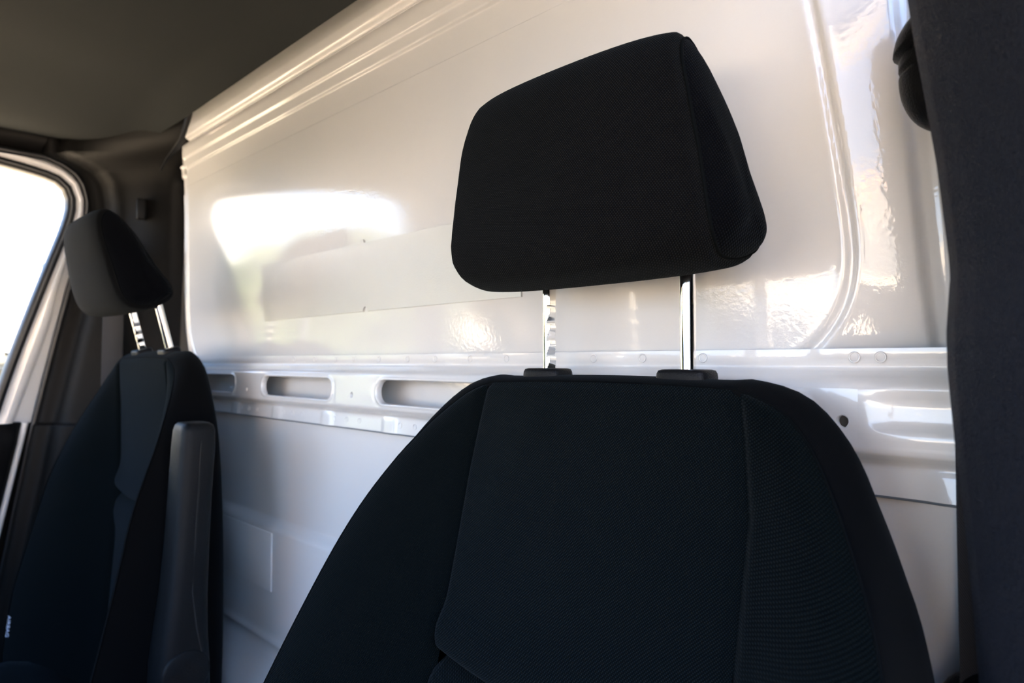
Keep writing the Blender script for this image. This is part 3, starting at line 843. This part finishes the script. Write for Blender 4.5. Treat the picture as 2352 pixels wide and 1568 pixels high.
zx = Vector((.10, -.10, -1)).normalized(); nz = tagn.normalized(); nz = (nz - zx * nz.dot(zx)).normalized(); yx = nz.cross(zx)
mt = Matrix((zx, yx, nz)).transposed().to_4x4(); mt.translation = TAGPOS
tago.parent = seat2; tago.matrix_parent_inverse = Matrix.Translation(-Vector(seat2.location)); tago.matrix_basis = mt

# fix sub-part transforms: parents carry an inverse of the seat root, so children of parts stay in world space
for o in bpy.data.objects:
    p = o.parent
    if p is not None and p.parent is not None:
        o.matrix_parent_inverse = Matrix.Identity(4)

# ------------------------------------------------------------------ outside
GZ = -1.17 - .62
mb = MB(); mb.grid([[W((x, y, GZ)) for y in np.linspace(-120, 120, 7)] for x in np.linspace(-120, 120, 7)])
o = mb.build('ground', 'pale_paving', smooth=False); tag(o, 'sunlit pale paving around the van', 'ground', 'structure')
bld = empty('building', W((-11, 2, GZ))); tag(bld, 'white building with a dark horizontal joint outside the far window', 'building')
def bb(name, lo, hi, mat, root=bld):
    mb = MB(); mb.box(W(lo), W(hi)); return mb.build(name, mat, root, smooth=False, world=True)
bb('wall', (-14, -4.5, GZ), (-11, 16, 1.26), 'white_render'); bb('joint', (-13.9, -4.4, 1.26), (-11.03, 15.9, 1.345), 'dark_gap')
bb('wall', (-14, -4.5, 1.345), (-11, 16, 2.15), 'white_render'); bb('cornice', (-14, -4.6, 2.15), (-10.9, 16.1, 2.27), 'white_render')
hg = empty('hedge', W((-7.3, 1.3, GZ))); tag(hg, 'dark clipped hedge outside low in the far window', 'hedge')
random.seed(4)
def leaves(n, cen, rad, size, mode='ball'):
    mb = MB()
    for _ in range(n):
        if mode == 'ball':
            v = Vector((random.gauss(0, 1), random.gauss(0, 1), random.gauss(0, 1))).normalized() * (random.random() ** .33)
            p = Vector(cen) + Vector((v.x * rad[0], v.y * rad[1], v.z * rad[2]))
        else: p = Vector(cen) + Vector([random.uniform(-1, 1) * r_ for r_ in rad])
        a = Vector((random.gauss(0, 1), random.gauss(0, 1), random.gauss(0, 1))).normalized(); c_ = a.orthogonal().normalized(); d_ = a.cross(c_)
        s = size * random.uniform(.6, 1.3)
        mb.add([p - c_ * s, p + d_ * s * .5, p + c_ * s, p - d_ * s * .5], [(0, 1, 2, 3)])
    return mb
o = leaves(9000, W((-7.3, 2.2, -.86)), (.5, 2.6, .92), .07, 'box').build('foliage', 'hedge_leaf', hg, smooth=False, world=True); o['kind'] = 'stuff'
mb = MB(); mb.box(W((-7.75, -.3, GZ)), W((-6.95, 4.7, -.02))); mb.build('hedge_core', 'hedge_leaf', hg, smooth=False, world=True)
tr = empty('tree', W((-7.0, -3.4, GZ))); tag(tr, 'yellow green bushy tree reflected beside the far window', 'tree')
o = leaves(7000, W((-7.2, -3.3, -.25)), (1.0, 1.9, 1.35), .09).build('foliage', 'leaf', tr, smooth=False, world=True); o['kind'] = 'stuff'
mb = MB(); tube(mb, [W((-7.0, -3.4, GZ)), W((-7.05, -3.3, -.9)), W((-7.1, -3.3, -.2))], [.09, .07, .04], 8); mb.build('trunk', 'bark', tr, world=True)

b2_ = empty('building', W((4, -15, GZ))); tag(b2_, 'pale building with two peach bands reflected at the right of the bulkhead', 'building')
for nm, h0_, h1_, mt_, f_ in (('wall', GZ, 1.95, 'grey_render', 0), ('band', 1.95, 2.30, 'peach_band', .05), ('wall', 2.30, 2.62, 'grey_render', 0), ('band', 2.62, 3.0, 'peach_band', .05), ('wall', 3.0, 3.25, 'grey_render', 0)):
    bb(nm, (2.5, -16, h0_), (9.5, -14 + f_, h1_), mt_, b2_)
# near door, swung open: unseen, added to block low light through the doorway
nd = empty('door_2', W((.14, -.50, -1.0))); tag(nd, 'unseen open near side cab door with its window, added to block low light', 'door', 'structure')
A2 = math.radians(20)
def nw(u, v, h): return W((.16 + u * math.cos(A2) - v * math.sin(A2), -.50 + u * math.sin(A2) + v * math.cos(A2), h))
mb = MB(); mb.add([nw(u, v, h) for h in (-1.15, -.13) for u, v in ((0, -.05), (.95, -.05), (.95, .03), (0, .03))], [(0, 1, 2, 3), (4, 5, 6, 7), (0, 1, 5, 4), (1, 2, 6, 5), (2, 3, 7, 6), (3, 0, 4, 7)])
bevel(mb.build('door_panel', 'dash_plastic', nd, world=True), .015)
fr = [(0.02, -.13), (.03, .10), (.16, .36), (.25, .42), (.80, .42), (.86, .38), (.92, -.13)]
mb = MB(); tube(mb, [nw(u, -.02, h) for u, h in chaikin(fr, 2)], .03, 8); mb.build('window_frame', 'door_paint', nd, world=True)
mb = MB(); mb.ngon([nw(u, -.02, h) for u, h in chaikin(fr, 2)]); mb.build('window_glass', 'clear_glass', nd, smooth=False, world=True)
